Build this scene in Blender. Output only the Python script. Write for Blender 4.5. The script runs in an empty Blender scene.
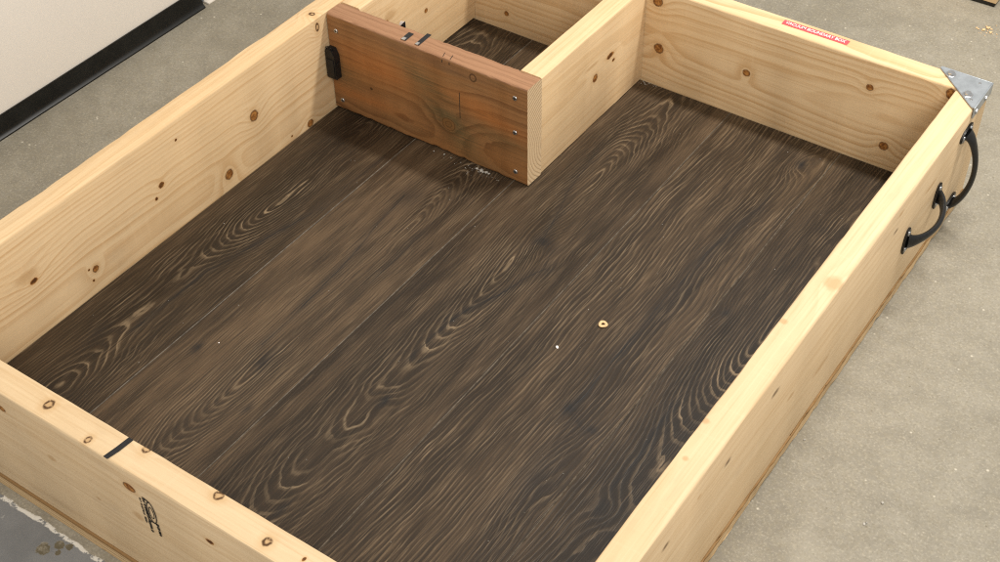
import bpy, bmesh, math, random
from mathutils import Vector, Matrix

# ------------------------------------------------------------------ measures (metres)
W, L, T, H = 0.8937, 1.1361, 0.038, 0.1802     # inside width, inside length, board thickness, wall height over planks
D = 0.0136                                     # wall foot under plank surface
Y1, B = 0.7911, 0.3804                         # front of the brown cross board, right end of the bay
G = -0.036                                     # concrete level
S = bpy.context.scene
COL = S.collection

# ------------------------------------------------------------------ camera
cd = bpy.data.cameras.new('camera'); cam = bpy.data.objects.new('camera', cd); COL.objects.link(cam)
cam.location = (1.30766, -0.59564, 1.36470)
cam.rotation_euler = (0.818306, 0.0140165, 0.603070)
cd.sensor_width = 36.0; cd.lens = 1397.36/1000*36.0
cd.clip_start = 0.02; cd.clip_end = 60
S.camera = cam

# ------------------------------------------------------------------ light: room bounce, a far ceiling fitting and an added near fill
w = bpy.data.worlds.new('World'); S.world = w; w.use_nodes = True
bg = w.node_tree.nodes['Background']; bg.inputs[0].default_value = (1.0, 0.955, 0.89, 1); bg.inputs[1].default_value = 0.51
def area(name, loc, target, sx, sy, power, col, spin=0.0):
    ld = bpy.data.lights.new(name, 'AREA'); ld.shape = 'RECTANGLE'; ld.size = sx; ld.size_y = sy
    ld.energy = power; ld.color = col
    o = bpy.data.objects.new(name, ld); COL.objects.link(o); o.location = loc
    d = Vector(target)-Vector(loc)
    o.rotation_euler = d.to_track_quat('-Z', 'Y').to_euler()
    return o
area('ceiling_light_far', (1.15, 1.46, 1.95), (1.15, 1.46, 0), 0.95, 0.15, 46, (1.0, 0.955, 0.885))
area('fill_light_near', (2.45, -1.35, 2.5), (0.6, 0.4, 0), 1.6, 1.2, 72, (1.0, 0.955, 0.89))  # added fill from the camera side, brightens the near and right faces
S.view_settings.view_transform = 'Standard'; S.view_settings.look = 'None'
S.cycles.use_denoising = False; S.cycles.pixel_filter_type = 'BLACKMAN_HARRIS'; S.cycles.filter_width = 1.15
S.cycles.max_bounces = 5; S.cycles.diffuse_bounces = 3; S.cycles.glossy_bounces = 2
S.view_settings.exposure = -0.06; S.view_settings.gamma = 1.0

# ------------------------------------------------------------------ node helper
class NT:
    def __init__(s, name):
        s.m = bpy.data.materials.new(name); s.m.use_nodes = True
        s.t = s.m.node_tree; s.n = s.t.nodes; s.n.clear()
        s.out = s.n.new('ShaderNodeOutputMaterial'); s.b = s.n.new('ShaderNodeBsdfPrincipled')
        s.t.links.new(s.b.outputs[0], s.out.inputs[0])
    def put(s, sock, v):
        if isinstance(v, V): s.t.links.new(v.s, sock)
        elif isinstance(v, (tuple, list)):
            sock.default_value = tuple(v) + ((1,) if len(v) == 3 and len(sock.default_value) == 4 else ())
        else: sock.default_value = v
    def m_(s, op, *a, clamp=False):
        n = s.n.new('ShaderNodeMath'); n.operation = op; n.use_clamp = clamp
        for i, x in enumerate(a): s.put(n.inputs[i], x)
        return V(s, n.outputs[0])
    def pos(s):
        n = s.n.new('ShaderNodeNewGeometry'); q = s.n.new('ShaderNodeSeparateXYZ'); s.t.links.new(n.outputs['Position'], q.inputs[0])
        return [V(s, q.outputs[i]) for i in range(3)]
    def vec(s, x, y, z):
        n = s.n.new('ShaderNodeCombineXYZ')
        for i, v in enumerate((x, y, z)): s.put(n.inputs[i], v)
        return V(s, n.outputs[0])
    def noise(s, vec, scale=1.0, detail=2.0, rough=0.5, dist=0.0):
        n = s.n.new('ShaderNodeTexNoise'); s.t.links.new(vec.s, n.inputs['Vector'])
        n.inputs['Scale'].default_value = scale; n.inputs['Detail'].default_value = detail
        n.inputs['Roughness'].default_value = rough; n.inputs['Distortion'].default_value = dist
        return V(s, n.outputs['Fac'])
    def voro(s, vec, scale=1.0, feature='F1'):
        n = s.n.new('ShaderNodeTexVoronoi'); n.feature = feature; s.t.links.new(vec.s, n.inputs['Vector'])
        n.inputs['Scale'].default_value = scale
        return V(s, n.outputs['Distance'])
    def white(s, val):
        n = s.n.new('ShaderNodeTexWhiteNoise'); n.noise_dimensions = '1D'; s.put(n.inputs['W'], val); return V(s, n.outputs['Value'])
    def step(s, x, a, b, lo=0.0, hi=1.0):
        n = s.n.new('ShaderNodeMapRange'); n.interpolation_type = 'SMOOTHSTEP'; n.clamp = True
        for i, v in enumerate((x, a, b, lo, hi)): s.put(n.inputs[i], v)
        return V(s, n.outputs[0])
    def mix(s, f, a, b, mode='MIX'):
        n = s.n.new('ShaderNodeMix'); n.data_type = 'RGBA'; n.blend_type = mode; n.clamp_factor = True
        s.put(n.inputs[0], f); s.put(n.inputs[6], a); s.put(n.inputs[7], b)
        return V(s, n.outputs[2])
    def finish(s, col, rough=0.5, spec=0.3, bump=None, dist=0.001, strength=0.3, metal=0.0):
        s.put(s.b.inputs['Base Color'], col); s.put(s.b.inputs['Roughness'], rough)
        s.put(s.b.inputs['Specular IOR Level'], spec); s.put(s.b.inputs['Metallic'], metal)
        if bump is not None:
            n = s.n.new('ShaderNodeBump'); n.inputs['Strength'].default_value = strength; n.inputs['Distance'].default_value = dist
            s.put(n.inputs['Height'], bump); s.t.links.new(n.outputs[0], s.b.inputs['Normal'])
        return s.m
class V:
    def __init__(s, nt, sock): s.nt = nt; s.s = sock
    def __add__(s, o): return s.nt.m_('ADD', s, o)
    __radd__ = __add__
    def __sub__(s, o): return s.nt.m_('SUBTRACT', s, o)
    def __rsub__(s, o): return s.nt.m_('SUBTRACT', o, s)
    def __mul__(s, o): return s.nt.m_('MULTIPLY', s, o)
    __rmul__ = __mul__
    def __truediv__(s, o): return s.nt.m_('DIVIDE', s, o)
    def __pow__(s, o): return s.nt.m_('POWER', s, o)
    def sqrt(s): return s.nt.m_('SQRT', s)
    def exp(s): return s.nt.m_('EXPONENT', s)
    def abs(s): return s.nt.m_('ABSOLUTE', s)
    def fract(s): return s.nt.m_('FRACT', s)
    def floor(s): return s.nt.m_('FLOOR', s)
    def max(s, o): return s.nt.m_('MAXIMUM', s, o)
    def min(s, o): return s.nt.m_('MINIMUM', s, o)

# ------------------------------------------------------------------ materials
def pine(name, axis, pith, seed, spacing=0.006, knots=(), early=(0.765, 0.565, 0.335), late=(0.56, 0.345, 0.155),
         contrast=0.55, wob=0.030, saw=0.35):
    """solid softwood: rings round a pith line, knots as ellipsoids (x, y, z, radius along grain, radius across, kind)"""
    k = NT(name); x, y, z = k.pos()
    u, a = (x, y) if axis == 'X' else (y, x)
    sv = k.vec(u*1.6+seed, a*5.0, z*5.0)
    n1 = k.noise(sv, 1.0, 2.0); n2 = k.noise(k.vec(u*7+seed*2, a*30, z*30), 1.0, 2.0)
    da, dz = a-pith[0], z-pith[1]
    r = (da*da+dz*dz).sqrt() + (n1-0.5)*wob + (n2-0.5)*0.0035
    kn = k.noise(k.vec(u*190+seed, a*190, z*190), 1.0, 2.0)
    core = None; rim = None; pale = None; halo = None
    for (kx, ky, kz, ru, rc, kind) in knots:
        ku, ka = (kx, ky) if axis == 'X' else (ky, kx)
        e1, e2, e3 = (u-ku)/ru, (a-ka)/(rc*1.6), (z-kz)/rc
        q = e1*e1+e2*e2+e3*e3
        g = (q*(-0.11)).exp()
        if kind != 'tiny': r = r + g*(rc*1.35)
        d = q.sqrt() + (n2-0.5)*0.6 + (kn-0.5)*0.55
        if kind in ('ring',):
            c = k.step((d-0.70).abs(), 0.42, 0.05)*k.step(kn+n2*0.6, 0.50, 0.78)*0.95
            rim = c if rim is None else rim.max(c)
            c = k.step(d, 1.0, 0.6)*0.9; pale = c if pale is None else pale.max(c)
            c2 = k.step(d, 2.6, 0.8)*0.45
            halo = c2 if halo is None else halo.max(c2)
        elif kind == 'soft':
            c = k.step(d, 1.5, 0.2)*0.75; rim = c if rim is None else rim.max(c)
        elif kind == 'pale':
            c = k.step(d, 1.35, 0.5); pale = c if pale is None else pale.max(c)
        else:
            c = k.step(d, 1.12, 0.88); core = c if core is None else core.max(c)
            if kind == 'dark' or kind == 'tiny':
                c3 = k.step(d, 1.05, 0.45)*0.8; rim = c3 if rim is None else rim.max(c3)
            else:
                c3 = k.step((d-1.0).abs(), 0.24, 0.0)*0.7*k.step(kn+n2*0.6, 0.5, 0.8); rim = c3 if rim is None else rim.max(c3)
            c2 = k.step(d, 2.2, 1.0)*0.40
            halo = c2 if halo is None else halo.max(c2)
    ph = r/spacing + seed
    fr, fl = ph.fract(), ph.floor()
    lt = k.step(fr, 0.25, 0.88)*k.step(fr, 1.0, 0.90)
    lt = lt*(k.white(fl)*0.75+0.25)
    fib = k.noise(k.vec(u*7+seed, a*300, z*300), 1.0, 1.0, 0.5)
    blot = k.noise(k.vec(u*3+seed*3, a*9, z*9), 1.0, 3.0)
    col = k.mix(lt*contrast, early, late)
    col = k.mix(k.step(blot, 0.35, 0.75)*0.35, col, (early[0]*0.93, early[1]*0.84, early[2]*0.70))
    col = k.mix(k.step(fib, 0.52, 0.76)*0.36, col, late)
    col = k.mix(k.step(fib, 0.46, 0.30)*0.30, col, (min(1, early[0]*1.1), min(1, early[1]*1.12), early[2]*1.15))
    band = k.noise(k.vec(u*150+seed, a*12, z*12), 1.0, 2.0)
    col = k.mix(k.step(band, 0.56, 0.72)*saw*0.35, col, (min(1, early[0]*1.12), min(1, early[1]*1.14), early[2]*1.2))
    smu = k.noise(k.vec(u*6+seed*5, a*16, z*16), 1.0, 4.0, 0.7)
    col = k.mix(k.step(smu, 0.56, 0.74)*0.22, col, (0.42, 0.32, 0.21))
    if halo is not None: col = k.mix(halo, col, (0.60, 0.37, 0.165))
    if pale is not None: col = k.mix(pale*0.55, col, (0.47, 0.28, 0.12))
    if core is not None:
        col = k.mix(core, col, k.mix(k.step(kn, 0.3, 0.7), (0.17, 0.060, 0.014), (0.46, 0.21, 0.055)))
    if rim is not None: col = k.mix(rim, col, (0.070, 0.029, 0.010))
    return k.finish(col, 0.58, 0.25, lt*0.4+fib*0.6, 0.0006, 0.35)

def treated(name):
    """brown stained lumber of the cross board"""
    k = NT(name); x, y, z = k.pos()
    n1 = k.noise(k.vec(x*2.2+3.7, y*6, z*6), 1.0, 3.0); n2 = k.noise(k.vec(x*9, y*40, z*40), 1.0, 2.0)
    e1, e3 = (x-0.2335)/0.014, (z-0.0595)/0.012
    q = e1*e1+e3*e3
    da, dz = y-(Y1+0.09), z-0.05
    r = (da*da+dz*dz).sqrt()+(n1-0.5)*0.055+(n2-0.5)*0.005+((q*(-0.10)).exp())*0.016
    ph = r/0.0065; fr = ph.fract()
    lt = k.step(fr, 0.2, 0.9)*k.step(fr, 1.0, 0.9)*(k.white(ph.floor())*0.7+0.3)
    fib = k.noise(k.vec(x*9, y*420, z*420), 1.0, 3.0, 0.6)
    bl = k.noise(k.vec(x*5+1.3, y*10, z*14), 1.0, 4.0, 0.6)
    bl2 = k.noise(k.vec(x*4+8.3, y*10, z*22), 1.0, 3.0, 0.6)
    col = k.mix(lt*0.75, (0.300, 0.150, 0.060), (0.125, 0.052, 0.018))
    col = k.mix(k.step(bl, 0.42, 0.72)*0.70, col, (0.33, 0.150, 0.050))
    col = k.mix(k.step(bl2, 0.52, 0.78)*0.70, col, (0.20, 0.128, 0.060))
    def patch(cx, cz, rx, rz, tilt):
        ca, sa = math.cos(tilt), math.sin(tilt); px, pz = x-cx+(bl-0.5)*0.05, z-cz+(n2-0.5)*0.012+(bl2-0.5)*0.03
        p1, p2 = (px*ca+pz*sa)/rx, (pz*ca-px*sa)/rz
        return ((p1*p1+p2*p2)*(-1.0)).exp()
    org = patch(0.305, 0.108, 0.075, 0.017, -0.16).max(patch(0.10, 0.115, 0.08, 0.025, -0.05)).max(patch(0.06, 0.045, 0.07, 0.014, 0.0)*0.8)
    col = k.mix(org*(fib*0.5+0.5)*0.85, col, (0.43, 0.155, 0.040))
    olv = patch(0.195, 0.125, 0.055, 0.020, -0.35).max(patch(0.24, 0.055, 0.06, 0.022, -0.6)).max(patch(0.33, 0.07, 0.06, 0.015, -0.1)*0.7).max(patch(0.03, 0.08, 0.05, 0.02, 0.0)*0.5)
    col = k.mix(olv*k.step(fib, 0.25, 0.7)*0.95, col, (0.130, 0.096, 0.042))
    drk = patch(0.20, 0.168, 0.16, 0.010, 0.0)
    col = k.mix(drk*0.55, col, (0.19, 0.095, 0.045))
    # grey green mould streak that runs diagonally through the big knot
    dx, dv = x-0.232, z-0.062
    s1 = (dx*0.62+dv*0.78)+(bl-0.5)*0.055+(n2-0.5)*0.02
    s2 = (dx*0.78-dv*0.62)
    gm = ((s1*s1)*(-2300.0)).exp()*((s2*s2)*(-230.0)).exp()
    col = k.mix(gm*k.step(bl2, 0.30, 0.62)*0.75, col, (0.115, 0.095, 0.045))
    d = q.sqrt()+(n2-0.5)*0.4
    col = k.mix(k.step(d, 1.2, 0.7)*0.75, col, (0.22, 0.105, 0.035))
    rr = ((d*2.3).fract()-0.5).abs()
    col = k.mix(k.step(rr, 0.3, 0.5)*k.step(d, 1.5, 1.0)*0.7, col, (0.075, 0.042, 0.016))
    f1, f3 = (x-0.2832)/0.0065, (z-0.1655)/0.0075
    d2 = (f1*f1+f3*f3).sqrt()+(n2-0.5)*0.3
    col = k.mix(k.step((d2-0.8).abs(), 0.3, 0.05)*0.85, col, (0.07, 0.035, 0.015))
    f1, f3 = (x-0.0813)/0.0035, (z-0.067)/0.003
    col = k.mix(k.step((f1*f1+f3*f3), 1.2, 0.3)*0.8, col, (0.06, 0.03, 0.012))
    # weathered pink brown planed top
    col = k.mix(k.step(z, H-0.0035, H-0.001), col, k.mix(lt*0.6, (0.385, 0.208, 0.116), (0.22, 0.104, 0.052)))
    col = k.mix(k.step(fib, 0.50, 0.80)*0.55, col, (0.13, 0.065, 0.028))
    return k.finish(col, 0.6, 0.22, fib+lt*0.5, 0.0006, 0.4)

def endgrain(name, pith, early=(0.70, 0.53, 0.33), late=(0.30, 0.18, 0.085), sp=0.0052):
    k = NT(name); x, y, z = k.pos()
    n = k.noise(k.vec(x*20, y*25, z*25), 1.0, 3.0)
    dy, dz = y-pith[0], z-pith[1]
    r = (dy*dy+dz*dz).sqrt()+(n-0.5)*0.006
    fr = (r/sp).fract()
    lt = k.step(fr, 0.3, 0.85)*k.step(fr, 1.0, 0.88)
    f = k.noise(k.vec(x*900, y*900, z*900), 1.0, 2.0)
    col = k.mix(lt*0.42, early, late); col = k.mix(k.step(f, 0.5, 0.8)*0.4, col, late)
    return k.finish(col, 0.75, 0.15, f+lt, 0.0006, 0.5)

def plank_mat(name, seed, x0, K, prof, knots=(), cracks=(), spots=(), lightness=1.0, line=1.0, fine=1.0, warm=0.0, AX=1.5, cw=0.050, flat=0.12, wig=1.0):
    """dark cerused oak: annual rings cut by the face. prof = depth of the pith line under the face along y, which draws the cathedrals"""
    k = NT(name); x, y, z = k.pos()
    w1 = k.noise(k.vec(y*3.1+seed, 0.5, seed), 1.0, 2.0); w2 = k.noise(k.vec(x*24+seed, y*9, 1.7), 1.0, 2.0)
    w3 = k.noise(k.vec(x*110+seed, y*32, 4.1), 1.0, 2.0)
    cr = k.n.new('ShaderNodeValToRGB'); cr.color_ramp.interpolation = 'EASE'
    els = cr.color_ramp.elements
    while len(els) > 1: els.remove(els[-1])
    for i, (py, pd, ps) in enumerate(prof):
        e = els[0] if i == 0 else els.new(py/1.2)
        e.position = py/1.2; e.color = (pd*5, ps, 0, 1)
    k.put(cr.inputs[0], (y+(w2-0.5)*0.03)/1.2)
    sc = k.n.new('ShaderNodeSeparateColor'); k.put(sc.inputs[0], V(k, cr.outputs[0]))
    Dp = V(k, sc.outputs[0])*0.2; strg = V(k, sc.outputs[1])
    dx = x-x0+(w1-0.5)*0.045+(w2-0.5)*0.012
    r = (dx*dx*(AX*AX)+Dp*Dp).sqrt()
    for (kx, ky, ra, rb, A) in knots:
        e1, e2 = (x-kx)/ra, (y-ky)/rb
        r = r+((e1*e1+e2*e2)*(-1.0)).exp()*A
    K = K*0.75
    patch = k.noise(k.vec(x*5+seed*1.7, y*3.0, 2.2), 1.0, 2.0)
    e0 = dx/cw
    cat = ((e0*e0*(-1.0)).exp()*k.step(patch, 0.10, 0.30)*strg*(1.0-flat)+flat)
    g = r*K
    ph = g+((w3-0.5)*0.60+(w2-0.5)*1.3)*wig
    fr = ph.fract(); rnd = k.white(ph.floor()+seed)
    pore = k.step(fr, 0.0, 0.08)*k.step(fr, 0.42, 0.16)
    dark = k.step(fr, 0.45, 0.70)*k.step(fr, 1.0, 0.88)
    f1 = k.noise(k.vec(ph*1.9+seed, y*13, 0.3), 1.0, 3.0, 0.65)
    f2 = k.noise(k.vec(x*620+w2*3.0+seed, y*19, 7.7), 1.0, 1.0, 0.5)
    fleck = k.step(f1, 0.50, 0.66); fleck2 = k.step(f2, 0.55, 0.72)
    gate = k.noise(k.vec(x*38+seed, y*9, 9.0), 1.0, 3.0, 0.6)
    gate = k.step(gate, 0.36, 0.60)
    tone = k.noise(k.vec(x*11+seed, y*1.2, 3.0), 1.0, 4.0, 0.6)
    tone2 = k.noise(k.vec(x*42+seed, y*5.0, 5.0), 1.0, 3.0, 0.6)
    l = lightness
    l = l*0.84; lo = (0.028*l, (0.0180-0.001*warm)*l, (0.0105-0.0012*warm)*l)
    hi = (0.105*l, (0.0680-0.002*warm)*l, (0.0385-0.004*warm)*l)
    col = k.mix(k.step(tone*0.6+tone2*0.4, 0.39, 0.61), lo, hi)
    col = k.mix(cat*0.40, col, (0.036*l, 0.0255*l, 0.0165*l))
    col = k.mix(dark*0.9*(rnd*0.6+0.4)*(cat*0.8+0.2), col, (0.030*l, 0.0215*l, 0.0145*l))
    lines = pore*(fleck*0.65+0.35)*(rnd*0.5+0.5)*(gate*0.7+0.3)*line*cat
    col = k.mix((lines*1.15).min(0.9), col, (0.285, 0.210, 0.130))
    col = k.mix(fleck2*(gate*0.7+0.3)*0.40*fine, col, (0.205, 0.144, 0.085))
    col = k.mix(k.step(f2, 0.47, 0.32)*0.55, col, (0.024, 0.0175, 0.012))
    crk = None
    for (ax, ay, bx, by, wd, st) in cracks:
        ddx, ddy = bx-ax, by-ay; ln2 = ddx*ddx+ddy*ddy
        px, py = x+(w2-0.5)*0.016+(w3-0.5)*0.002-ax, y-ay
        tt = ((px*ddx+py*ddy)/ln2).max(0.0).min(1.0)
        qx, qy = px-tt*ddx, py-tt*ddy
        dd = (qx*qx+qy*qy*0.15).sqrt()
        c = (k.step(dd, wd*9.0, 0.0)*0.55+k.step(dd, wd, wd*0.2)*0.5)*st*(gate*0.5+0.5)
        crk = c if crk is None else crk.max(c)
    for (sx, sy, rx, ry, st) in spots:
        e1, e2 = (x+(w2-0.5)*0.02+(w3-0.5)*0.004-sx)/rx, (y+(w3-0.5)*0.012-sy)/ry
        c = ((e1*e1+e2*e2)*(-1.0)).exp()*st
        crk = c if crk is None else crk.max(c)
    if crk is not None: col = k.mix(crk, col, (0.0110, 0.0108, 0.0115))
    rough = 0.44-pore*0.06+k.step(tone2, 0.3, 0.7)*0.08
    return k.finish(col, rough, 0.32, fleck2*0.4+pore*0.5+f2*0.4-dark*0.3, 0.0004, 0.35)

def concrete(name):
    k = NT(name); x, y, z = k.pos()
    p = k.vec(x, y, z)
    n1 = k.noise(p, 3.2, 5.0, 0.6); n2 = k.noise(p, 26.0, 4.0, 0.65); n3 = k.noise(p, 330.0, 1.0, 0.5); n4 = k.noise(p, 130.0, 3.0, 0.6)
    base = k.mix(k.step(n1*0.55+n2*0.45, 0.36, 0.64), (0.230, 0.209, 0.166), (0.314, 0.288, 0.232))
    base = k.mix(k.step(n4, 0.40, 0.66)*0.35, base, (0.300, 0.265, 0.190))
    n5 = k.noise(k.vec(x+7, y, z), 190.0, 1.0, 0.5)
    base = k.mix(k.step(n5, 0.54, 0.72)*0.12, base, (0.60, 0.55, 0.43))
    base = k.mix(k.step(n5, 0.46, 0.28)*0.20, base, (0.21, 0.185, 0.135))
    base = k.mix(k.step(n3, 0.57, 0.72)*0.24, base, (0.58, 0.53, 0.42))
    base = k.mix(k.step(n3, 0.44, 0.28)*0.42, base, (0.205, 0.180, 0.130))
    st = k.noise(k.vec(x*1.7+4, y*1.3, z), 1.0, 6.0, 0.68)
    base = k.mix(k.step(st, 0.50, 0.72)*0.45, base, (0.225, 0.195, 0.140))
    base = k.mix(k.step(st, 0.44, 0.28)*0.35, base, (0.46, 0.43, 0.35))
    v = k.voro(p, 75.0); big = k.noise(p, 40.0, 1.0)
    base = k.mix(k.step(v, 0.16, 0.06)*k.step(big, 0.56, 0.62)*0.7, base, (0.17, 0.145, 0.10))
    v2 = k.voro(k.vec(x+3.3, y+1.7, z), 60.0)
    base = k.mix(k.step(v2, 0.15, 0.05)*k.step(big, 0.44, 0.38)*0.7, base, (0.66, 0.61, 0.50))
    # slate grey painted bay beyond a chipped white line
    edge = y+(n2-0.5)*0.010+(n4-0.5)*0.004
    chip = k.noise(p, 60.0, 4.0, 0.7)
    pn = k.noise(p, 14.0, 4.0, 0.6)
    # the flake next to the line where bare concrete shows
    fl = None
    for (fx, fy, rr) in ((0.262, -0.066, 0.0075), (0.250, -0.080, 0.0095), (0.275, -0.060, 0.006), (0.268, -0.074, 0.005)):
        ex, ey = x-fx, y-fy
        c = k.step((ex*ex+ey*ey).sqrt()+(chip-0.5)*0.016, rr, rr*0.8)
        fl = c if fl is None else fl.max(c)
    paint = k.step(edge, -0.0505, -0.0520)*(1.0-fl)
    pc = k.mix(k.step(pn, 0.3, 0.7), (0.175, 0.180, 0.184), (0.225, 0.230, 0.234))
    pc = k.mix(k.step(chip, 0.67, 0.72)*0.5, pc, (0.42, 0.42, 0.40))
    white = k.step(edge, -0.0495, -0.0510)*k.step(edge, -0.0568, -0.0550)*k.step(chip, 0.42, 0.50)*(1.0-fl)
    base = k.mix(fl*k.step(chip, 0.30, 0.5)*0.85, base, (0.105, 0.088, 0.052))
    col = k.mix(paint, base, pc)
    col = k.mix(white, col, (0.70, 0.68, 0.62))
    return k.finish(col, 0.62-paint*0.12, 0.25, n3*0.6+n2*0.6+paint*0.5, 0.0008, 0.35)

def plain(name, col, rough=0.5, spec=0.4, metal=0.0, var=0.15, sc=60.0, bump=0.0):
    k = NT(name); x, y, z = k.pos(); n = k.noise(k.vec(x, y, z), sc, 4.0, 0.6)
    c = k.mix(k.step(n, 0.3, 0.7), tuple(v*(1-var) for v in col), tuple(min(1, v*(1+var)) for v in col))
    return k.finish(c, rough, spec, n if bump else None, 0.0005, bump, metal)

def ply(name):
    k = NT(name); x, y, z = k.pos()
    n = k.noise(k.vec(x*3, y*3, z*200), 1.0, 3.0); n2 = k.noise(k.vec(x*60, y*60, z*300), 1.0, 3.0)
    q = ((z+(n-0.5)*0.0016)*190.0).fract()
    col = k.mix(k.step(q, 0.45, 0.6)*k.step(q, 1.0, 0.9), (0.62, 0.46, 0.27), (0.50, 0.33, 0.16))
    col = k.mix(k.step(n2, 0.62, 0.75)*0.6, col, (0.16, 0.09, 0.035))
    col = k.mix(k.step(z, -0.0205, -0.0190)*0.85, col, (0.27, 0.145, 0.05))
    return k.finish(col, 0.7, 0.2, n2, 0.0008, 0.5)

# knots (x, y, z, radius along grain, radius across, kind)
M_left = pine('pine_left', 'Y', (-0.075, 0.035), 2.3, 0.0062, [
    (0, 0.1677, 0.0902, 0.007, 0.0042, 'dark'), (0, 0.160, 0.1055, 0.020, 0.010, 'pale'), (0, 0.2652, 0.0384, 0.0055, 0.0058, 'k'),
    (0, 0.254, 0.0445, 0.0022, 0.0022, 'tiny'), (0, 0.2569, 0.0221, 0.0022, 0.0022, 'tiny'), (0, 0.4089, 0.0927, 0.0052, 0.0048, 'dark'),
    (0, 0.3948, 0.0762, 0.003, 0.003, 'tiny'), (0, 0.5382, 0.0252, 0.0085, 0.0090, 'k'), (0, 0.6082, 0.0933, 0.0085, 0.0090, 'k'),
    (0, 0.7271, 0.0055, 0.0065, 0.0065, 'k'), (0, 0.6818, 0.0079, 0.0025, 0.002, 'tiny'), (0, 0.4515, 0.147, 0.002, 0.002, 'tiny'),
    (0, 0.770, 0.1650, 0.0045, 0.0085, 'ring'), (-0.0135, 0.7755, H, 0.0055, 0.004, 'ring')], contrast=0.72, late=(0.56, 0.34, 0.155))
M_far = pine('pine_far', 'X', (L+0.062, 0.092), 5.1, 0.0075, [
    (0.4097, L, 0.0715, 0.0085, 0.0085, 'k'), (0.4019, L, 0.1573, 0.0085, 0.0085, 'k'), (0.5684, L, 0.0839, 0.006, 0.0058, 'k'),
    (0.7689, L, 0.1334, 0.0055, 0.0055, 'k'), (0.8082, L, 0.0398, 0.0070, 0.0070, 'k'), (0.8885, L, 0.1685, 0.007, 0.009, 'k'),
    (0.1064, L, 0.0329, 0.004, 0.0045, 'k')], contrast=0.82, wob=0.055)
M_near = pine('pine_near', 'X', (-0.10, 0.05), 8.4, 0.014, [
    (0.267, -T, 0.1069, 0.008, 0.005, 'pale'), (0.4055, -T, 0.1499, 0.0085, 0.0055, 'k'), (0.4068, -T, 0.0988, 0.008, 0.006, 'pale'),
    (0.3375, -T, 0.0814, 0.004, 0.003, 'pale'), (0.196, -T, 0.1486, 0.006, 0.004, 'k'), (0.5251, -T, 0.1407, 0.006, 0.0035, 'dark'),
    (0.2652, -0.018, H, 0.0062, 0.0050, 'ring'), (0.3414, -0.0299, H, 0.0040, 0.0035, 'ring'), (0.4055, -0.002, H, 0.0055, 0.0045, 'ring'),
    (0.516, -0.0063, H, 0.0066, 0.0040, 'ring'), (0.5994, -0.023, H, 0.0062, 0.0040, 'ring'), (0.6457, -0.018, H, 0.002, 0.002, 'tiny')], contrast=0.34, early=(0.74, 0.560, 0.348), late=(0.56, 0.37, 0.19))
M_right = pine('pine_right', 'Y', (W-0.09, 0.02), 11.7, 0.011, [
    (0.9209, 0.6611, H, 0.013, 0.0075, 'pale'), (0.8996, 0.5668, H, 0.0055, 0.0035, 'pale'), (0.897, 0.3762, H, 0.005, 0.0035, 'pale'),
    (0.9049, 0.3163, H, 0.004, 0.0025, 'pale'), (W+T, 0.4901, 0.1439, 0.010, 0.0042, 'soft'), (W+T, 0.5474, 0.0851, 0.010, 0.004, 'pale'),
    (W+T, 0.6441, 0.0541, 0.026, 0.005, 'pale'), (W+T, 0.3734, 0.1346, 0.008, 0.004, 'soft'), (W+T, 0.305, 0.1444, 0.006, 0.003, 'pale'),
    (W+T, 0.2311, 0.1383, 0.008, 0.004, 'soft'), (W+T, 0.8562, 0.1600, 0.009, 0.004, 'pale'), (W+T, 0.8499, 0.1335, 0.008, 0.003, 'soft'),
    (W+T, 0.975, 0.125, 0.020, 0.004, 'pale')], contrast=0.36, early=(0.74, 0.560, 0.348), late=(0.56, 0.37, 0.19))
M_div = pine('pine_divider', 'Y', (B-0.10, 0.12), 14.2, 0.009, [
    (B, 0.9841, 0.090, 0.0065, 0.0065, 'k'), (B, 1.0289, 0.1073, 0.010, 0.0045, 'dark'), (B, 0.972, 0.118, 0.022, 0.003, 'pale'),
    (B, 1.0395, 0.0931, 0.004, 0.003, 'tiny')], contrast=0.36)
M_inn = pine('pine_inner', 'Y', (-0.05, 0.06), 17.9, 0.010, [
    (T, 0.9022, 0.1297, 0.016, 0.009, 'pale'), (T, 0.893, 0.122, 0.004, 0.003, 'tiny'), (T, 0.9965, 0.0886, 0.004, 0.004, 'k')], contrast=0.40)
M_brown = treated('stained_lumber')
M_end = endgrain('raw_end_grain', (Y1+0.075, 0.060), sp=0.0058)
M_endfar = endgrain('raw_end_grain_far', (L+0.02, -0.05), late=(0.50, 0.32, 0.15))
M_ply = ply('plywood')
M_conc = concrete('concrete')
M_wall = plain('painted_wall', (0.92, 0.865, 0.79), 0.55, 0.3, 0, 0.015, 5.0)
M_rub = plain('black_rubber', (0.008, 0.008, 0.007), 0.36, 0.30, 0, 0.3, 30.0)
M_blk = plain('black_enamel', (0.008, 0.008, 0.008), 0.28, 0.5, 0, 0.2, 200.0, 0.05)
M_plas = plain('black_plastic', (0.010, 0.010, 0.010), 0.42, 0.4, 0, 0.2, 200.0)
M_tape = plain('black_tape', (0.016, 0.016, 0.018), 0.45, 0.35, 0, 0.2, 100.0)
M_ink = plain('black_ink', (0.042, 0.037, 0.030), 0.7, 0.15, 0, 0.4, 300.0)
M_zinc = plain('zinc_plate', (0.42, 0.455, 0.485), 0.36, 0.5, 0.6, 0.12, 60.0, 0.04)
M_screw = plain('screw_steel', (0.62, 0.63, 0.64), 0.26, 0.5, 0.95, 0.1, 300.0)
M_slot = plain('screw_recess', (0.06, 0.06, 0.06), 0.5, 0.4, 0.5, 0.1)
M_red = plain('red_label', (0.82, 0.095, 0.110), 0.35, 0.4, 0, 0.05, 60.0)
M_white = plain('white_print', (0.90, 0.86, 0.84), 0.4, 0.3, 0, 0.03)
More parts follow.
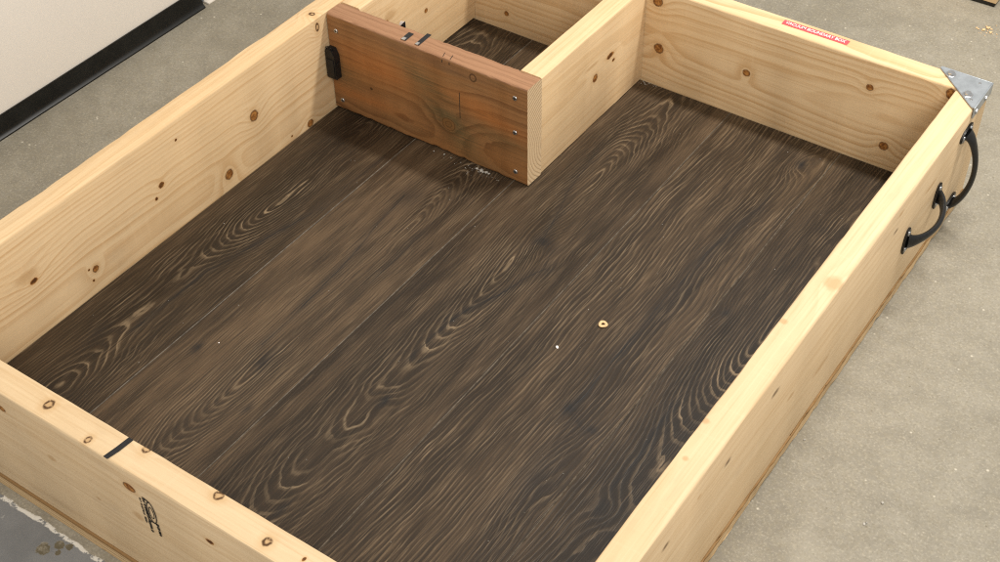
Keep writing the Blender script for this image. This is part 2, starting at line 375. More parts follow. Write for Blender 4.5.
M_chalk = plain('pale_crumb', (0.42, 0.40, 0.36), 0.8, 0.2, 0, 0.25, 300.0)
M_chip = plain('wood_chip', (0.74, 0.52, 0.28), 0.7, 0.2, 0, 0.15, 300.0)
M_dpad = plain('dark_pad', (0.02, 0.018, 0.014), 0.6, 0.3)
M_frame = plain('white_trim', (0.74, 0.69, 0.62), 0.5, 0.3, 0, 0.03)
M_bev = plain('plank_bevel', (0.135, 0.112, 0.085), 0.5, 0.3, 0, 0.4, 90.0)  # worn grey bevel, kept pale so its colour carries the seam highlight
M_grey = plain('grey_seal', (0.13, 0.14, 0.16), 0.5, 0.3)

# ------------------------------------------------------------------ object helpers
def link(name, me, parent=None):
    o = bpy.data.objects.new(name, me); COL.objects.link(o)
    if parent is not None:
        o.parent = parent; o.matrix_parent_inverse = Matrix.Translation(-Vector(world_loc(parent)))
    return o
def world_loc(o):
    v = Vector(o.location)
    return v
def finish_mesh(name, bm, mats, parent=None, smooth=False, origin=None):
    bmesh.ops.recalc_face_normals(bm, faces=bm.faces)
    if origin is not None:
        for v in bm.verts: v.co -= Vector(origin)
    me = bpy.data.meshes.new(name); bm.to_mesh(me); bm.free()
    for m in (mats if isinstance(mats, (list, tuple)) else [mats]): me.materials.append(m)
    if smooth:
        for p in me.polygons: p.use_smooth = True
        me.set_sharp_from_angle(angle=math.radians(35))
    o = bpy.data.objects.new(name, me); COL.objects.link(o)
    o.location = origin if origin is not None else (0, 0, 0)
    if parent is not None:
        o.parent = parent
        base = Vector((0, 0, 0)); p = parent
        while p is not None:
            base += Vector(p.location); p = p.parent
        o.location = Vector(o.location)-base
    return o
def tag(o, label, cat, kind=None, group=None):
    o['label'] = label
    if cat: o['category'] = cat
    if kind: o['kind'] = kind
    if group: o['group'] = group
    return o
def add_box(bm, lo, hi, mi=0):
    vs = [bm.verts.new((x, y, z)) for x in (lo[0], hi[0]) for y in (lo[1], hi[1]) for z in (lo[2], hi[2])]
    fs = []
    for f in ((0, 1, 3, 2), (4, 6, 7, 5), (0, 4, 5, 1), (2, 3, 7, 6), (0, 2, 6, 4), (1, 5, 7, 3)):
        fc = bm.faces.new([vs[i] for i in f]); fc.material_index = mi; fs.append(fc)
    return vs
def bev_box(name, lo, hi, r, mat, parent, seg=2, smooth=True):
    bm = bmesh.new(); add_box(bm, lo, hi)
    if r: bmesh.ops.bevel(bm, geom=list(bm.edges), offset=r, segments=seg, affect='EDGES', profile=0.5)
    c = ((lo[0]+hi[0])/2, (lo[1]+hi[1])/2, lo[2])
    return finish_mesh(name, bm, mat, parent, smooth, c)
def board(name, axis, lo, hi, mats, parent, r=0.0028, jit=0.0005, seed=0, end_hi=None, end_lo=None, step=0.02, rough_edge=0.0, wane=None, warp=0.0006):
    """sawn board: rounded section swept along its length with slightly uneven arrises; end faces may take a material of their own"""
    rnd = random.Random(seed); bm = bmesh.new()
    i = 0 if axis == 'X' else 1; j = 1-i
    n = max(2, int((hi[i]-lo[i])/step)); rings = []
    rr = [r*rnd.uniform(0.8, 1.25) for _ in range(4)]
    ph_ = [rnd.uniform(0, 6) for _ in range(6)]
    for s in range(n+1):
        u = lo[i]+(hi[i]-lo[i])*s/n; ring = []
        cs = [(lo[j], lo[2]), (hi[j], lo[2]), (hi[j], hi[2]), (lo[j], hi[2])]
        dirs = [(1, 1), (-1, 1), (-1, -1), (1, -1)]; a0 = [180, 270, 0, 90]
        for c in range(4):
            rr[c] = min(max(rr[c]+rnd.uniform(-1, 1)*r*0.16, r*0.55), r*1.6)
            q = rr[c]+(rnd.random()**6)*rough_edge
            if wane and c in wane: q += wane[c]*max(0.0, 0.45*math.sin(u*17+ph_[0])+0.35*math.sin(u*41+ph_[1])+0.3*math.sin(u*83+ph_[2]))
            cx, cz = cs[c][0]+dirs[c][0]*q, cs[c][1]+dirs[c][1]*q
            for t in range(4):
                a = math.radians(a0[c]+90*t/3)
                ring.append(bm.verts.new(((u, cx+q*math.cos(a), cz+q*math.sin(a)) if i == 0 else (cx+q*math.cos(a), u, cz+q*math.sin(a)))))
        for v in ring:
            v.co[2] += warp*math.sin(u*5.3+ph_[3])*(1 if v.co[2] > 0.05 else 0)
            v.co[j] += rnd.uniform(-jit, jit)*0.3; v.co[2] += rnd.uniform(-jit, jit)*0.3
        rings.append(ring)
    for s in range(n):
        for t in range(16):
            bm.faces.new((rings[s][t], rings[s][(t+1) % 16], rings[s+1][(t+1) % 16], rings[s+1][t]))
    mats = [mats]
    f0 = bm.faces.new(rings[0][::-1]); f1 = bm.faces.new(rings[-1])
    if end_lo: mats.append(end_lo); f0.material_index = len(mats)-1
    if end_hi: mats.append(end_hi); f1.material_index = len(mats)-1
    return finish_mesh(name, bm, mats, parent, True, ((lo[0]+hi[0])/2, (lo[1]+hi[1])/2, lo[2]))
def disc_head(bm, c, nrm, r, h, seg=16, dome=0.5, mi=0):
    nrm = Vector(nrm).normalized(); t1 = nrm.orthogonal().normalized(); t2 = nrm.cross(t1); c = Vector(c)
    prof = [(r, 0), (r, h*0.45), (r*0.86, h*0.8), (r*0.5, h*(0.8+0.2*dome))]
    rings = [[bm.verts.new(c+nrm*hh+(t1*math.cos(2*math.pi*i/seg)+t2*math.sin(2*math.pi*i/seg))*q) for i in range(seg)] for q, hh in prof]
    for a, b2 in zip(rings, rings[1:]):
        for i in range(seg):
            f = bm.faces.new((a[i], a[(i+1) % seg], b2[(i+1) % seg], b2[i])); f.material_index = mi
    f = bm.faces.new(rings[-1]); f.material_index = mi
    return t1, t2
def screw(name, c, nrm, r, parent, h=0.0018):
    bm = bmesh.new(); t1, t2 = disc_head(bm, c, nrm, r, h)
    nn = Vector(nrm).normalized(); a = 0.6
    for k in range(2):
        d = t1*math.cos(a+k*math.pi/2)+t2*math.sin(a+k*math.pi/2); e = nn.cross(d); top = Vector(c)+nn*(h+0.00015)
        f = bm.faces.new([bm.verts.new(top+d*sx*r*0.62+e*sy*r*0.14+nn*0.00005*k) for sx, sy in ((-1, -1), (1, -1), (1, 1), (-1, 1))]); f.material_index = 1
    return finish_mesh(name, bm, [M_screw, M_slot], parent, True, c)
def tube(bm, pts, radii, seg=14, squash=None):
    """sweep of an ellipse along a path lying in one plane; squash = (axis vector, factor) flattens it"""
    rings = []
    for i, p in enumerate(pts):
        p = Vector(p); d = (Vector(pts[min(i+1, len(pts)-1)])-Vector(pts[max(i-1, 0)])).normalized()
        n = squash.normalized(); b = d.cross(n).normalized()
        ra, rb = radii[i]
        rings.append([bm.verts.new(p+n*ra*math.cos(2*math.pi*k/seg)+b*rb*math.sin(2*math.pi*k/seg)) for k in range(seg)])
    for a, c in zip(rings, rings[1:]):
        for k in range(seg): bm.faces.new((a[k], a[(k+1) % seg], c[(k+1) % seg], c[k]))
    bm.faces.new(rings[0][::-1]); bm.faces.new(rings[-1])
def prism(bm, pts, ext, mi=0):
    """polygon pts extruded by vector ext"""
    a = [bm.verts.new(p) for p in pts]; b = [bm.verts.new(Vector(p)+Vector(ext)) for p in pts]; n = len(pts)
    fs = [bm.faces.new(a[::-1]), bm.faces.new(b)]
    for i in range(n): fs.append(bm.faces.new((a[i], a[(i+1) % n], b[(i+1) % n], b[i])))
    for f in fs: f.material_index = mi

# ------------------------------------------------------------------ setting
bm = bmesh.new()
bmesh.ops.create_grid(bm, x_segments=8, y_segments=8, size=3.5)
for v in bm.verts: v.co += Vector((0.5, 0.8, G))
o = finish_mesh('ground', bm, M_conc); tag(o, 'worn beige concrete floor with a slate grey painted bay', None, 'structure')

# white wall with black cove base
wall = bpy.data.objects.new('wall', None); COL.objects.link(wall); wall.location = (-0.49, -0.2, G)
tag(wall, 'cream white wall with a black rubber base strip beside the wooden box', 'wall')
bev_box('wall_panel', (-0.56, -1.6, G+0.002), (-0.447, 0.930, 2.4), 0.003, M_wall, wall)
bm = bmesh.new()
prof = [(-0.4468, 0.0025), (-0.4440, 0.0030), (-0.4432, 0.001), (-0.4434, -0.018), (-0.4422, -0.0255), (-0.4395, -0.0305), (-0.4362, -0.0335), (-0.4358, -0.0358), (-0.4468, -0.0358)]
ys = [-1.5+(2.434)*i/60 for i in range(61)]; rnd = random.Random(5); rings = []
for yy in ys:
    wv = 0.0006*math.sin(yy*9)+rnd.uniform(-0.0002, 0.0002)
    rings.append([bm.verts.new((px+(wv if pz < -0.02 else 0), yy, pz+(wv*0.4 if pz > 0 else 0))) for px, pz in prof])
for a, c in zip(rings, rings[1:]):
    for i in range(len(prof)): bm.faces.new((a[i], a[(i+1) % len(prof)], c[(i+1) % len(prof)], c[i]))
bm.faces.new(rings[0]); bm.faces.new(rings[-1][::-1])
finish_mesh('base_strip', bm, M_rub, wall, True, (-0.443, 0.0, G))
# door beyond the wall end
door = bpy.data.objects.new('door_frame', None); COL.objects.link(door); door.location = (-0.45, 1.3, G)
tag(door, 'pale sill and grey seal past the end of the white wall', 'door frame')
bev_box('sill', (-0.452, 0.945, G), (-0.4375, 1.9, G+0.004), 0.001, M_frame, door)
bev_box('seal', (-0.462, 0.940, G), (-0.4535, 1.9, G+0.012), 0.001, M_grey, door)
bev_box('door_panel', (-0.505, 0.940, G+0.004), (-0.464, 1.9, 2.0), 0.002, M_frame, door)

# ------------------------------------------------------------------ the box
box = bpy.data.objects.new('wooden_box', None); COL.objects.link(box); box.location = (W/2, L/2, G)
tag(box, 'large open pine box frame with dark plank floor and black pull handles', 'wooden box')
o = board('base_panel', 'Y', (-T-0.002, -T-0.0015, G+0.0012), (W+T+0.0012, L+T+0.001, -D-0.0006), M_ply, box, 0.0010, 0.0025, 3, step=0.012, rough_edge=0.006)
o['label'] = 'rough plywood sheet under the box frame'
o = board('side_board', 'Y', (-T, -0.0005, -D), (0, L-0.0004, H), M_left, box, 0.0030, 0.0008, 11, wane={3: 0.004, 2: 0.002}); o['label'] = 'long knotty pine side board next to the white wall'
o = board('side_board', 'Y', (W, -0.0005, -D), (W+T, L-0.0004, H), M_right, box, 0.0026, 0.0008, 12, wane={2: 0.002, 3: 0.0015}); o['label'] = 'long pine side board that carries the two black handles'
o = board('end_board', 'X', (-T, -T, -D), (W+T, -0.001, H), M_near, box, 0.0026, 0.0008, 13, warp=0.0003, wane={2: 0.0015, 3: 0.002}); o['label'] = 'near pine end board crossed by a black line on its top edge'
o = board('end_board', 'X', (-T, L, -D), (W+T, L+T, H), M_far, box, 0.0026, 0.0008, 14, warp=0.0, end_hi=M_endfar); o['label'] = 'far pine end board with the red label'
o = board('inner_board', 'Y', (0.0006, Y1+T+0.0006, 0.0006), (T, L-0.0008, H-0.0008), M_inn, box, 0.0026, 0.0006, 15); o['label'] = 'short pine board lining the bay'
o = board('divider_board', 'Y', (B-T, Y1+T+0.0006, 0.0006), (B, L-0.0008, H-0.0008), M_div, box, 0.0026, 0.0006, 16); o['label'] = 'pine board dividing the small bay from the main floor'
cross = board('cross_board', 'X', (0.0022, Y1, 0.0012), (B+0.0004, Y1+T, H+0.0003), M_brown, box, 0.0034, 0.0012, 17, warp=0.0, end_hi=M_end, step=0.008, rough_edge=0.004)
cross['label'] = 'reddish brown stained board closing the bay'

# floor planks
seams = [0.0012, 0.1630, 0.3545, 0.5510, 0.7455, W-0.0012]
PM = [
 plank_mat('oak_plank_a', 1.0, 0.085, 210.0, [(0.0, 0.020, 0.8), (0.26, 0.072, 1), (0.31, 0.074, 0.3), (0.36, 0.070, 1), (0.56, 0.008, 1), (0.70, 0.010, 0.2), (1.0, 0.08, 0.9), (1.15, 0.10, 0.6)], [(0.10, 0.06, 0.03, 0.03, 0.02)],
   [(0.148, 0.578, 0.100, 0.36, 0.0016, 0.9), (0.100, 0.36, 0.100, 0.24, 0.0016, 0.9), (0.148, 0.578, 0.150, 0.72, 0.0014, 0.5)], [(0.10, 0.06, 0.04, 0.05, 0.45), (0.06, 0.20, 0.01, 0.02, 0.4)], 0.76, 1.1, 0.9, 0.8),
 plank_mat('oak_plank_b', 4.0, 0.285, 230.0, [(0.0, 0.072, 1), (0.28, 0.007, 1), (0.36, 0.006, 0.3), (0.60, 0.010, 0.4), (0.85, 0.065, 0.9), (1.15, 0.08, 0.5)], [(0.1963, 0.254, 0.016, 0.025, 0.008)],
   [(0.234, 0.67, 0.266, 0.40, 0.0013, 0.9), (0.266, 0.40, 0.268, 0.31, 0.0016, 0.8), (0.31, 0.62, 0.316, 0.45, 0.001, 0.5)], [(0.1963, 0.254, 0.006, 0.010, 0.85), (0.29, 0.285, 0.010, 0.022, 0.7), (0.24, 0.67, 0.02, 0.03, 0.5), (0.33, 0.21, 0.006, 0.01, 0.6)], 1.32, 1.05, 1.1, 0.3),
 plank_mat('oak_plank_c', 7.0, 0.452, 215.0, [(0.0, 0.120, 1), (0.22, 0.082, 1), (0.29, 0.070, 0.5), (0.35, 0.058, 1), (0.66, 0.006, 1), (0.72, 0.006, 0.3), (0.86, 0.010, 0.5), (1.10, 0.075, 1), (1.15, 0.08, 0.8)], [(0.4702, 0.3209, 0.018, 0.03, 0.010), (0.475, 0.70, 0.03, 0.04, 0.014), (0.41, 0.93, 0.02, 0.03, 0.01)],
   [(0.505, 0.65, 0.452, 0.49, 0.0016, 0.9), (0.452, 0.49, 0.450, 0.40, 0.0010, 0.6), (0.471, 0.70, 0.430, 0.86, 0.0018, 0.7), (0.43, 0.86, 0.42, 0.93, 0.003, 0.5)], [(0.4702, 0.3209, 0.006, 0.013, 0.9), (0.4714, 0.6992, 0.014, 0.012, 0.8), (0.49, 0.69, 0.010, 0.02, 0.4), (0.475, 0.11, 0.005, 0.015, 0.7)], 1.0, 1.2, 1.0, 0.2),
 plank_mat('oak_plank_d', 10.0, 0.44, 200.0, [(0.0, 0.06, 1), (0.40, 0.02, 0.8), (0.80, 0.05, 1), (1.15, 0.03, 0.7)], [(0.7034, 1.0743, 0.022, 0.040, 0.03), (0.705, 0.30, 0.03, 0.08, 0.02), (0.69, 0.72, 0.03, 0.20, 0.012)],
   [(0.700, 0.945, 0.683, 0.81, 0.0016, 0.8), (0.683, 0.81, 0.679, 0.66, 0.0022, 0.9), (0.679, 0.66, 0.681, 0.44, 0.0020, 0.9), (0.681, 0.44, 0.72, 0.42, 0.003, 0.6)], [(0.7034, 1.0743, 0.008, 0.011, 0.9), (0.6788, 0.445, 0.010, 0.014, 0.9), (0.72, 0.43, 0.010, 0.008, 0.7), (0.705, 0.33, 0.018, 0.06, 0.5), (0.69, 0.72, 0.014, 0.08, 0.35)], 1.06, 1.05, 1.1, 0.9, 1.0, 0.12, 0.62, 0.5),
 plank_mat('oak_plank_e', 13.0, 0.824, 190.0, [(0.0, 0.03, 0.6), (0.28, 0.095, 0.8), (0.34, 0.098, 0.6), (0.42, 0.092, 1), (0.72, 0.006, 1), (0.80, 0.006, 0.3), (1.15, 0.02, 0.5)], [(0.80, 0.33, 0.02, 0.03, 0.012), (0.762, 0.715, 0.012, 0.02, 0.008)],
   [(0.845, 1.10, 0.850, 0.86, 0.002, 0.9), (0.79, 0.52, 0.795, 0.36, 0.0015, 0.8)], [(0.762, 0.715, 0.007, 0.010, 0.7), (0.80, 0.95, 0.012, 0.012, 0.4), (0.80, 0.33, 0.016, 0.02, 0.5), (0.85, 0.71, 0.02, 0.04, 0.5)], 0.68, 1.5, 0.8, 0.0)]
for i in range(5):
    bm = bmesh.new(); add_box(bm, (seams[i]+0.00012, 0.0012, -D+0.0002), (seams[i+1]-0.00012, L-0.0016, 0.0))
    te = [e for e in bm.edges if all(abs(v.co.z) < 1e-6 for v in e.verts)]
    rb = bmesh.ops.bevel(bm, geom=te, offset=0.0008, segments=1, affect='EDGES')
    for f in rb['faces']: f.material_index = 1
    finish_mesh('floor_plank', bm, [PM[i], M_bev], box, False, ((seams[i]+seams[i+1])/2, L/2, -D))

# screws in the brown board
for (sx, sz) in ((0.0188, 0.1533), (0.0174, 0.0202), (0.3589, 0.1585), (0.3586, 0.0957), (0.3589, 0.0215)):
    screw('screw', (sx, Y1-0.0002, sz), (0, -1, 0), 0.0040, cross)
# pencil marks and black tapes on the brown board
bm = bmesh.new(); prism(bm, [(0.2561, Y1-0.0004, 0.0806), (0.2568, Y1-0.0004, 0.0806), (0.2572, Y1-0.0004, 0.1287), (0.2565, Y1-0.0004, 0.1287)], (0, 0.0008, 0))
finish_mesh('pencil_mark', bm, M_ink, cross, False, (0.2565, Y1, 0.08))
for (ax, ay, bx, by) in ((0.2226, 0.8040, 0.2262, 0.7940), (0.2370, 0.8046, 0.2398, 0.7935)):
    bm = bmesh.new(); prism(bm, [(ax, ay, H+0.0002), (ax+0.0011, ay, H+0.0002), (bx+0.0011, by, H+0.0002), (bx, by, H+0.0002)], (0, 0, 0.0005))
    prism(bm, [(bx, Y1-0.0003, H-0.003), (bx+0.0011, Y1-0.0003, H-0.003), (bx+0.0011, Y1-0.0003, H-0.008), (bx, Y1-0.0003, H-0.008)], (0, -0.0003, 0))
    finish_mesh('pencil_mark', bm, M_ink, cross, False, (ax, ay, H))
for (x0, x1, y0, y1_) in ((0.1445, 0.1540, 0.7965, 0.8185), (0.1705, 0.1785, 0.7970, 0.8312)):
    tp = bev_box('tape_strip', (x0, y0, H+0.0002), (x1, y1_, H+0.0011), 0.0003, M_tape, cross, 1)
    tp.rotation_euler = (0, 0, 0.03)
    bev_box('metal_contact', (x0+0.0012, y0-0.0006, H+0.0010), (x1-0.0016, y0+0.0062, H+0.0022), 0.0006, M_screw, tp)
bm = bmesh.new(); prism(bm, [(0.118, Y1+T+0.0012, H-0.004), (0.128, Y1+T+0.0012, H-0.004), (0.1275, Y1+T+0.0012, H+0.0075)], (0, 0.0012, 0))
finish_mesh('tape_tab', bm, M_tape, cross, False, (0.12, Y1+T, H-0.004))
bm = bmesh.new(); prism(bm, [(0.114, Y1+T+0.003, H-0.004), (0.127, Y1+T+0.003, H-0.004), (0.126, Y1+T+0.003, H+0.0055), (0.117, Y1+T+0.003, H+0.003)], (0, 0.0008, 0))
finish_mesh('paper_tab', bm, M_white, cross, False, (0.12, Y1+T, H-0.004))

# black catch in the corner between brown board and side board
dep = 0.013
catch = bpy.data.objects.new('magnetic_catch', None); COL.objects.link(catch); catch.parent = cross
catch.location = Vector((0.0115, Y1-dep/2, 0.066))-Vector(cross.location)-Vector(box.location)
catch['label'] = 'small black plastic catch in the corner'
def sub(name, lo, hi, r, mat, par, seg=2): return bev_box(name, lo, hi, r, mat, par, seg)
bm = bmesh.new()
prism(bm, [(0.0012, Y1-dep, 0.067), (0.0012, Y1-dep, 0.117), (0.004, Y1-dep, 0.1225), (0.0155, Y1-dep, 0.1225), (0.0205, Y1-dep, 0.112), (0.0215, Y1-dep, 0.107), (0.0215, Y1-dep, 0.067)], (0, dep-0.0003, 0))
bmesh.ops.bevel(bm, geom=list(bm.edges), offset=0.0009, segments=2, affect='EDGES')
finish_mesh('catch_housing', bm, M_plas, catch, True, (0.011, Y1, 0.067))
bev_box('catch_plate', (0.0028, Y1-dep-0.0012, 0.070), (0.0185, Y1-dep+0.0005, 0.104), 0.0006, M_plas, catch)
for xx in (0.0055, 0.0135):
    bm = bmesh.new()
    tube(bm, [(xx, Y1-dep+0.0015, 0.1215), (xx, Y1-dep-0.0005, 0.1255), (xx+0.002, Y1-dep+0.001, 0.1275), (xx+0.004, Y1-dep+0.003, 0.1245), (xx+0.004, Y1-dep+0.004, 0.1205)], [(0.0010, 0.0010)]*5, 8, Vector((0.6, 0.8, 0)))
    finish_mesh('clip_loop', bm, M_plas, catch, True, (xx, Y1-dep, 0.12))
bev_box('side_button', (0.0212, Y1-dep+0.003, 0.092), (0.0232, Y1-dep+0.009, 0.099), 0.0006, M_plas, catch)

# black line over the near board
bm = bmesh.new(); zt = H+0.0006
pts = [(0.3746, -T+0.0004), (0.3792, -T+0.0002), (0.3812, -0.022), (0.3822, -0.002), (0.3772, -0.0022), (0.3762, -0.020)]
prism(bm, [((px-0.3785)*1.45+0.3792, py, zt) for px, py in pts], (0, 0, 0.0003))
o = finish_mesh('tape_strip', bm, M_tape, box, False, (0.379, -0.02, zt)); o['label'] = 'black line across the top of the near end board'

# inked grade stamp on the near face: an eye shaped emblem and three columns of illegible marks
bm = bmesh.new(); yf = -T-0.0009; rnd = random.Random(9)
def ink(a, b, wd):
    a, b = Vector((a[0], 0, a[1])), Vector((b[0], 0, b[1])); d = (b-a).normalized(); e = Vector((-d.z, 0, d.x))*wd/2
    prism(bm, [(p.x, yf, p.z) for p in (a-e, b-e, b+e, a+e)], (0, 0.0003, 0))
N = 18
for s, wd in ((1.0, 0.0014), (0.55, 0.0010)):
    ring = [(0.4345+0.0062*s*math.sin(2*math.pi*i/N), 0.1255+0.0185*s*math.cos(2*math.pi*i/N)) for i in range(N)]
    for i in range(N): ink(ring[i], ring[(i+1) % N], wd)
def column(x, z0, z1, hgt, wd, dens):
    z = z0
    while z > z1:
        l = rnd.uniform(0.0016, 0.0030)
        if rnd.random() < dens:
            ink((x-hgt/2, z), (x+hgt/2, z-rnd.uniform(0, 0.0008)), wd)
            if rnd.random() < 0.7: ink((x+rnd.choice((-1, 0, 1))*hgt/2, z), (x+rnd.choice((-1, 0, 1))*hgt/2, z-l), wd)
        z -= l
column(0.4265, 0.1470, 0.0850, 0.0036, 0.0011, 0.97)
column(0.4205, 0.1420, 0.0990, 0.0024, 0.0008, 0.85)
column(0.4395, 0.1080, 0.0880, 0.0036, 0.0013, 1.0)
ink((0.4275, 0.1470), (0.4360, 0.1440), 0.0020); ink((0.4285, 0.107), (0.4415, 0.1075), 0.0018)
o = finish_mesh('grade_stamp', bm, M_ink, box, False, (0.43, yf, 0.085)); o['label'] = 'illegible black ink stamp'

# red label with white lettering
lab = bev_box('label_sticker', (0.6085, 1.1525, H+0.0004), (0.7165, 1.1650, H+0.0009), 0.0002, M_red, box, 1)
lab['label'] = 'red label reading VACUUM BOUNDARY BOX'; 
cu = bpy.data.curves.new('lettering', 'FONT'); cu.body = 'VACUUM BOUNDARY BOX'; cu.size = 0.0098; cu.align_x = 'CENTER'; cu.align_y = 'CENTER'; cu.extrude = 0.0001; cu.offset = 0.00004
to = bpy.data.objects.new('lettering_curve', cu); COL.objects.link(to)
bpy.context.view_layer.update()
me = bpy.data.meshes.new_from_object(to.evaluated_get(bpy.context.evaluated_depsgraph_get()))
wdt = max(v.co.x for v in me.vertices)-min(v.co.x for v in me.vertices)
for v in me.vertices: v.co.x *= 0.0985/wdt
bpy.data.objects.remove(to); me.materials.clear(); me.materials.append(M_white)
lt = bpy.data.objects.new('lettering', me); COL.objects.link(lt); lt.parent = lab
lt.location = Vector((0.6622, 1.1588, H+0.00105))-Vector(lab.location)-Vector(box.location)

# galvanised corner bracket
cx, cy = W+T+0.0012, L+T+0.0012; zt = H+0.0006; th = 0.0018; dr = 0.0165
br = bpy.data.objects.new('corner_bracket', None); COL.objects.link(br); br.parent = box
br.location = Vector((cx, cy, H))-Vector(box.location); br['label'] = 'zinc plated steel bracket on the far right corner'
bm = bmesh.new(); prism(bm, [(cx-0.077, cy, zt), (cx-0.077, cy-0.004, zt), (cx-0.004, cy-0.073, zt), (cx, cy-0.073, zt), (cx, cy, zt)], (0, 0, th))
bmesh.ops.bevel(bm, geom=list(bm.edges), offset=0.0006, segments=2, affect='EDGES')
finish_mesh('top_plate', bm, M_zinc, br, True, (cx-0.03, cy-0.03, zt))
bev_box('side_flange', (cx-0.0002, cy-0.073, H-dr), (cx+th, cy+th, zt+th*0.8), 0.0007, M_zinc, br)
bev_box('side_flange', (cx-0.077, cy-0.0002, H-dr), (cx-0.0004, cy+th, zt+th*0.8), 0.0007, M_zinc, br)
def hexbolt(c, nrm, r, par):
    bm = bmesh.new(); nrm = Vector(nrm); t1 = nrm.orthogonal().normalized(); t2 = nrm.cross(t1); c = Vector(c)
    disc_head(bm, c, nrm, r*1.45, 0.0012, 18, 0.2)
    prof = [(r, 0.001), (r, 0.0040), (r*0.82, 0.0050)]
    rg = [[bm.verts.new(c+nrm*hh+(t1*math.cos(i*math.pi/3+0.3)+t2*math.sin(i*math.pi/3+0.3))*q) for i in range(6)] for q, hh in prof]
    for a, b2 in zip(rg, rg[1:]):
        for i in range(6): bm.faces.new((a[i], a[(i+1) % 6], b2[(i+1) % 6], b2[i]))
    bm.faces.new(rg[-1])
    return finish_mesh('hex_bolt', bm, M_screw, par, False, c)
hexbolt((0.8755, 1.1625, zt+th), (0, 0, 1), 0.0052, br); hexbolt((0.9140, 1.1275, zt+th), (0, 0, 1), 0.0052, br)
for (bx_, by_) in ((0.9185, 1.1640), (0.9225, 1.1190)):
    bm = bmesh.new(); disc_head(bm, (bx_, by_, zt+th-0.0001), (0, 0, 1), 0.0024, 0.0009, 14, 0.1); finish_mesh('rivet', bm, M_screw, br, True, (bx_, by_, zt+th))
for yy in (1.150, 1.112):
    bm = bmesh.new(); disc_head(bm, (cx+th-0.0001, yy, H-0.0085), (1, 0, 0), 0.0042, 0.0030, 16, 0.4); finish_mesh('round_bolt', bm, M_screw, br, True, (cx+th, yy, H-0.0085))

# pull handles: bowed grip between two T-shaped feet
def handle(p0, p1, along, bow, label):
    """p0,p1 feet centres on the face x=W+T; along = direction of the foot plate"""
    X0 = W+T+0.0003; p0, p1 = Vector((X0, *p0)), Vector((X0, *p1)); mid = (p0+p1)/2
    h = bpy.data.objects.new('pull_handle', None); COL.objects.link(h); h.parent = box; h.location = mid-Vector(box.location); h['label'] = label
    al = Vector((0, *along)).normalized(); ax = (p1-p0).normalized(); out = Vector((1, 0, 0))
    bm = bmesh.new(); pts, rad = [], []
    N = 26
    for i in range(N+1):
        t = i/N; s = math.sin(math.pi*t)**0.62
        pts.append(p0+(p1-p0)*t+out*(0.003+bow*s))
        q = 0.0041+0.0075*(1-s)**1.3
        rad.append((q*1.1, 0.0040+0.0018*(1-s)))
    tube(bm, pts, rad, 14, al)
    finish_mesh('grip', bm, M_blk, h, True, mid)
    for p, sgn in ((p0, -1), (p1, 1)):
        bm = bmesh.new(); w2, l2 = 0.0095, 0.0215
        o_ = [(-w2, -l2*0.55), (-w2*0.45, -l2), (w2*0.45, -l2), (w2, -l2*0.5), (w2*1.0, l2*0.5), (w2*0.45, l2), (-w2*0.45, l2), (-w2, l2*0.55)]
        prism(bm, [p+ax*sgn*a+al*b for a, b in o_], out*0.0032)
        bmesh.ops.bevel(bm, geom=list(bm.edges), offset=0.0009, segments=2, affect='EDGES')
        fo = finish_mesh('foot_plate', bm, M_blk, h, True, p)
        for s2 in (-1, 1): screw('screw', p+al*s2*l2*0.62+out*0.0032, (1, 0, 0), 0.0037, fo, 0.0018)
    return h
handle((1.0950, 0.1430), (1.1030, 0.0080), (1, 0.12), 0.0225, 'black iron pull handle mounted upright near the corner bracket')
handle((0.9065, 0.0760), (1.0180, 0.0800), (0.05, 1), 0.0225, 'black iron pull handle mounted level, further from the corner')

# ------------------------------------------------------------------ small things on floor and ground
def crumbs(name, spots, mat, seed, label, cat=None, kind='stuff'):
    rnd = random.Random(seed); bm = bmesh.new(); zmin = min(z for _, _, z, _ in spots)
    for (x, y, z, r) in spots:
        b2 = bmesh.ops.create_icosphere(bm, subdivisions=1, radius=1.0)
        sx, sy, sz = rnd.uniform(0.7, 1.3)*r, rnd.uniform(0.6, 1.1)*r, rnd.uniform(0.35, 0.7)*r; a = rnd.uniform(0, 3)
        for v in b2['verts']:
            q = v.co*rnd.uniform(0.75, 1.2); px, py = q.x*sx, q.y*sy
            v.co = Vector((x+px*math.cos(a)-py*math.sin(a), y+px*math.sin(a)+py*math.cos(a), max(z, z+sz*0.8+q.z*sz)))
    o = finish_mesh(name, bm, mat, None, False, (spots[0][0], spots[0][1], zmin))
    tag(o, label, cat, kind); return o
rnd = random.Random(4); sp = []
for (x, y, r) in ((0.2075, 0.7835, 0.0016), (0.2260, 0.7860, 0.0017), (0.2900, 0.7850, 0.0028), (0.2985, 0.7845, 0.0034), (0.3030, 0.7825, 0.0026), (0.3080, 0.7845, 0.0026), (0.3130, 0.7850, 0.0018), (0.2960, 0.7800, 0.0015)):
    sp.append((x, y, 0.0002, r))
for _ in range(34):
    x = rnd.gauss(0.298, 0.022); sp.append((x, 0.7860-abs(rnd.gauss(0, 0.008)), 0.0002, rnd.uniform(0.0004, 0.0010)))
for _ in range(16): sp.append((rnd.uniform(0.22, 0.30), 0.786-abs(rnd.gauss(0, 0.004)), 0.0002, rnd.uniform(0.0004, 0.0009)))
for _ in range(16): sp.append((B+0.002+abs(rnd.gauss(0, 0.012)), L-0.003-abs(rnd.gauss(0, 0.004)), 0.0002, rnd.uniform(0.0005, 0.0012)))
crumbs('debris', sp, M_chalk, 1, 'pale crumbs of debris lying along the foot of the brown board and in the far corner')
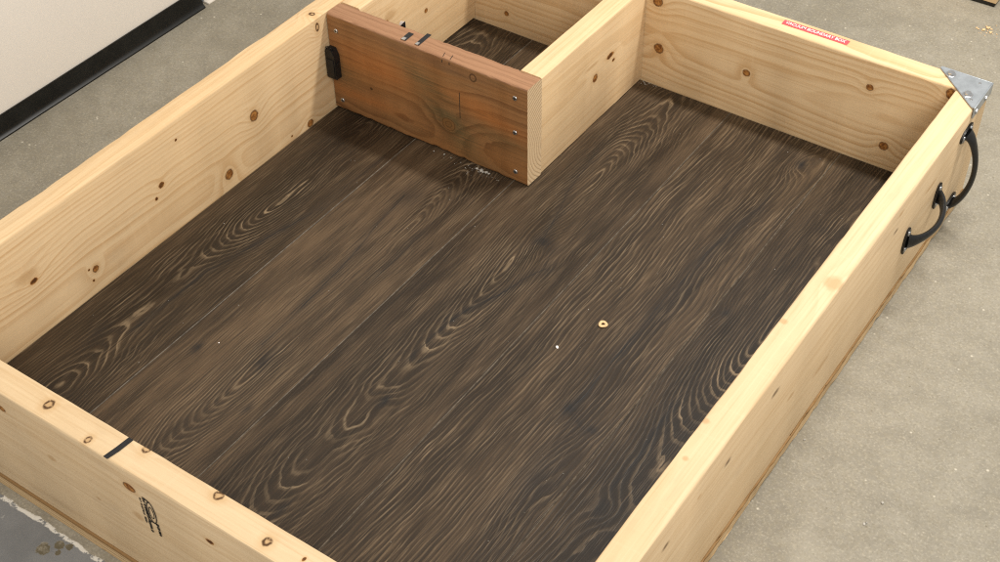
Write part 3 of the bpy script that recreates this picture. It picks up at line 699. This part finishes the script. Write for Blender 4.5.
sp = [(rnd.uniform(0.02, W-0.02), rnd.uniform(0.02, L-0.03), 0.0001, rnd.uniform(0.0003, 0.0007)) for _ in range(90)]
crumbs('dust', sp, M_chalk, 2, 'fine pale dust specks on the dark plank floor')
# ring shaped wood chip
bm = bmesh.new(); N = 20; rg = []
for i in range(N):
    a = 2*math.pi*i/N; rr = 0.0045+0.0004*math.sin(3*a+1); c = Vector((0.6338+rr*math.cos(a), 0.5998+rr*math.sin(a), 0.0018))
    rg.append([bm.verts.new(c+Vector((math.cos(a), math.sin(a), 0))*0.0022*math.cos(b)+Vector((0, 0, 1))*0.0015*math.sin(b)) for b in [2*math.pi*k/8 for k in range(8)]])
for i in range(N):
    for k in range(8): bm.faces.new((rg[i][k], rg[i][(k+1) % 8], rg[(i+1) % N][(k+1) % 8], rg[(i+1) % N][k]))
tag(finish_mesh('wood_ring', bm, M_chip, None, True, (0.6338, 0.5998, 0.0)), 'tiny pale ring lying on the dark plank floor', 'wood ring')
crumbs('white_chip', [(0.604, 0.529, 0.0001, 0.0022), (0.6055, 0.5275, 0.0001, 0.0018)], M_white, 3, 'small white sliver on the floor just left of the pale ring', 'chip', None)
crumbs('white_speck', [(0.2153, 0.2782, 0.0001, 0.0017)], M_white, 4, 'single white speck on the planks near the knotty side board', 'speck', None)
sp = [(0.800+rnd.gauss(0, 0.012), 1.655+rnd.gauss(0, 0.010), G, rnd.uniform(0.0007, 0.0020)) for _ in range(26)]+[(0.798, 1.660, G, 0.004), (0.793, 1.650, G, 0.0034), (0.780, 1.651, G, 0.003), (0.806, 1.649, G, 0.0034)]
crumbs('wood_shavings', sp, M_chip, 5, 'small heap of wood shavings on the concrete by the far block')
sp = [(0.9425+0.002, 0.5965, G, 0.0016), (1.0695, 0.5562, G, 0.0026), (1.0642, 0.5136, G, 0.0022), (1.066, 0.517, G, 0.0018)]
for _ in range(60): sp.append((rnd.uniform(0.98, 1.55), rnd.uniform(0.1, 1.5), G, rnd.uniform(0.0003, 0.0009)))
for _ in range(40): sp.append((rnd.uniform(-0.42, -0.06), rnd.uniform(0.0, 1.3), G, rnd.uniform(0.0005, 0.0012)))
crumbs('grit', sp, M_chalk, 6, 'scattered pale grit on the concrete floor')
# wooden block on dark feet at the top right
blk = bpy.data.objects.new('timber_block', None); COL.objects.link(blk); blk.location = (0.70, 1.80, G)
tag(blk, 'corner of a pale timber block on a dark pad at the top right', 'timber block')
M_blkw = pine('pine_block', 'X', (1.70, 0.0), 21.0, 0.008, [], contrast=0.5)
board('timber', 'X', (0.55, 1.7325, G+0.0075), (0.783, 1.83, G+0.10), M_blkw, blk, 0.003, 0.0006, 30, end_hi=M_endfar)
bev_box('pad', (0.565, 1.7345, G), (0.7815, 1.828, G+0.007), 0.0015, M_dpad, blk)
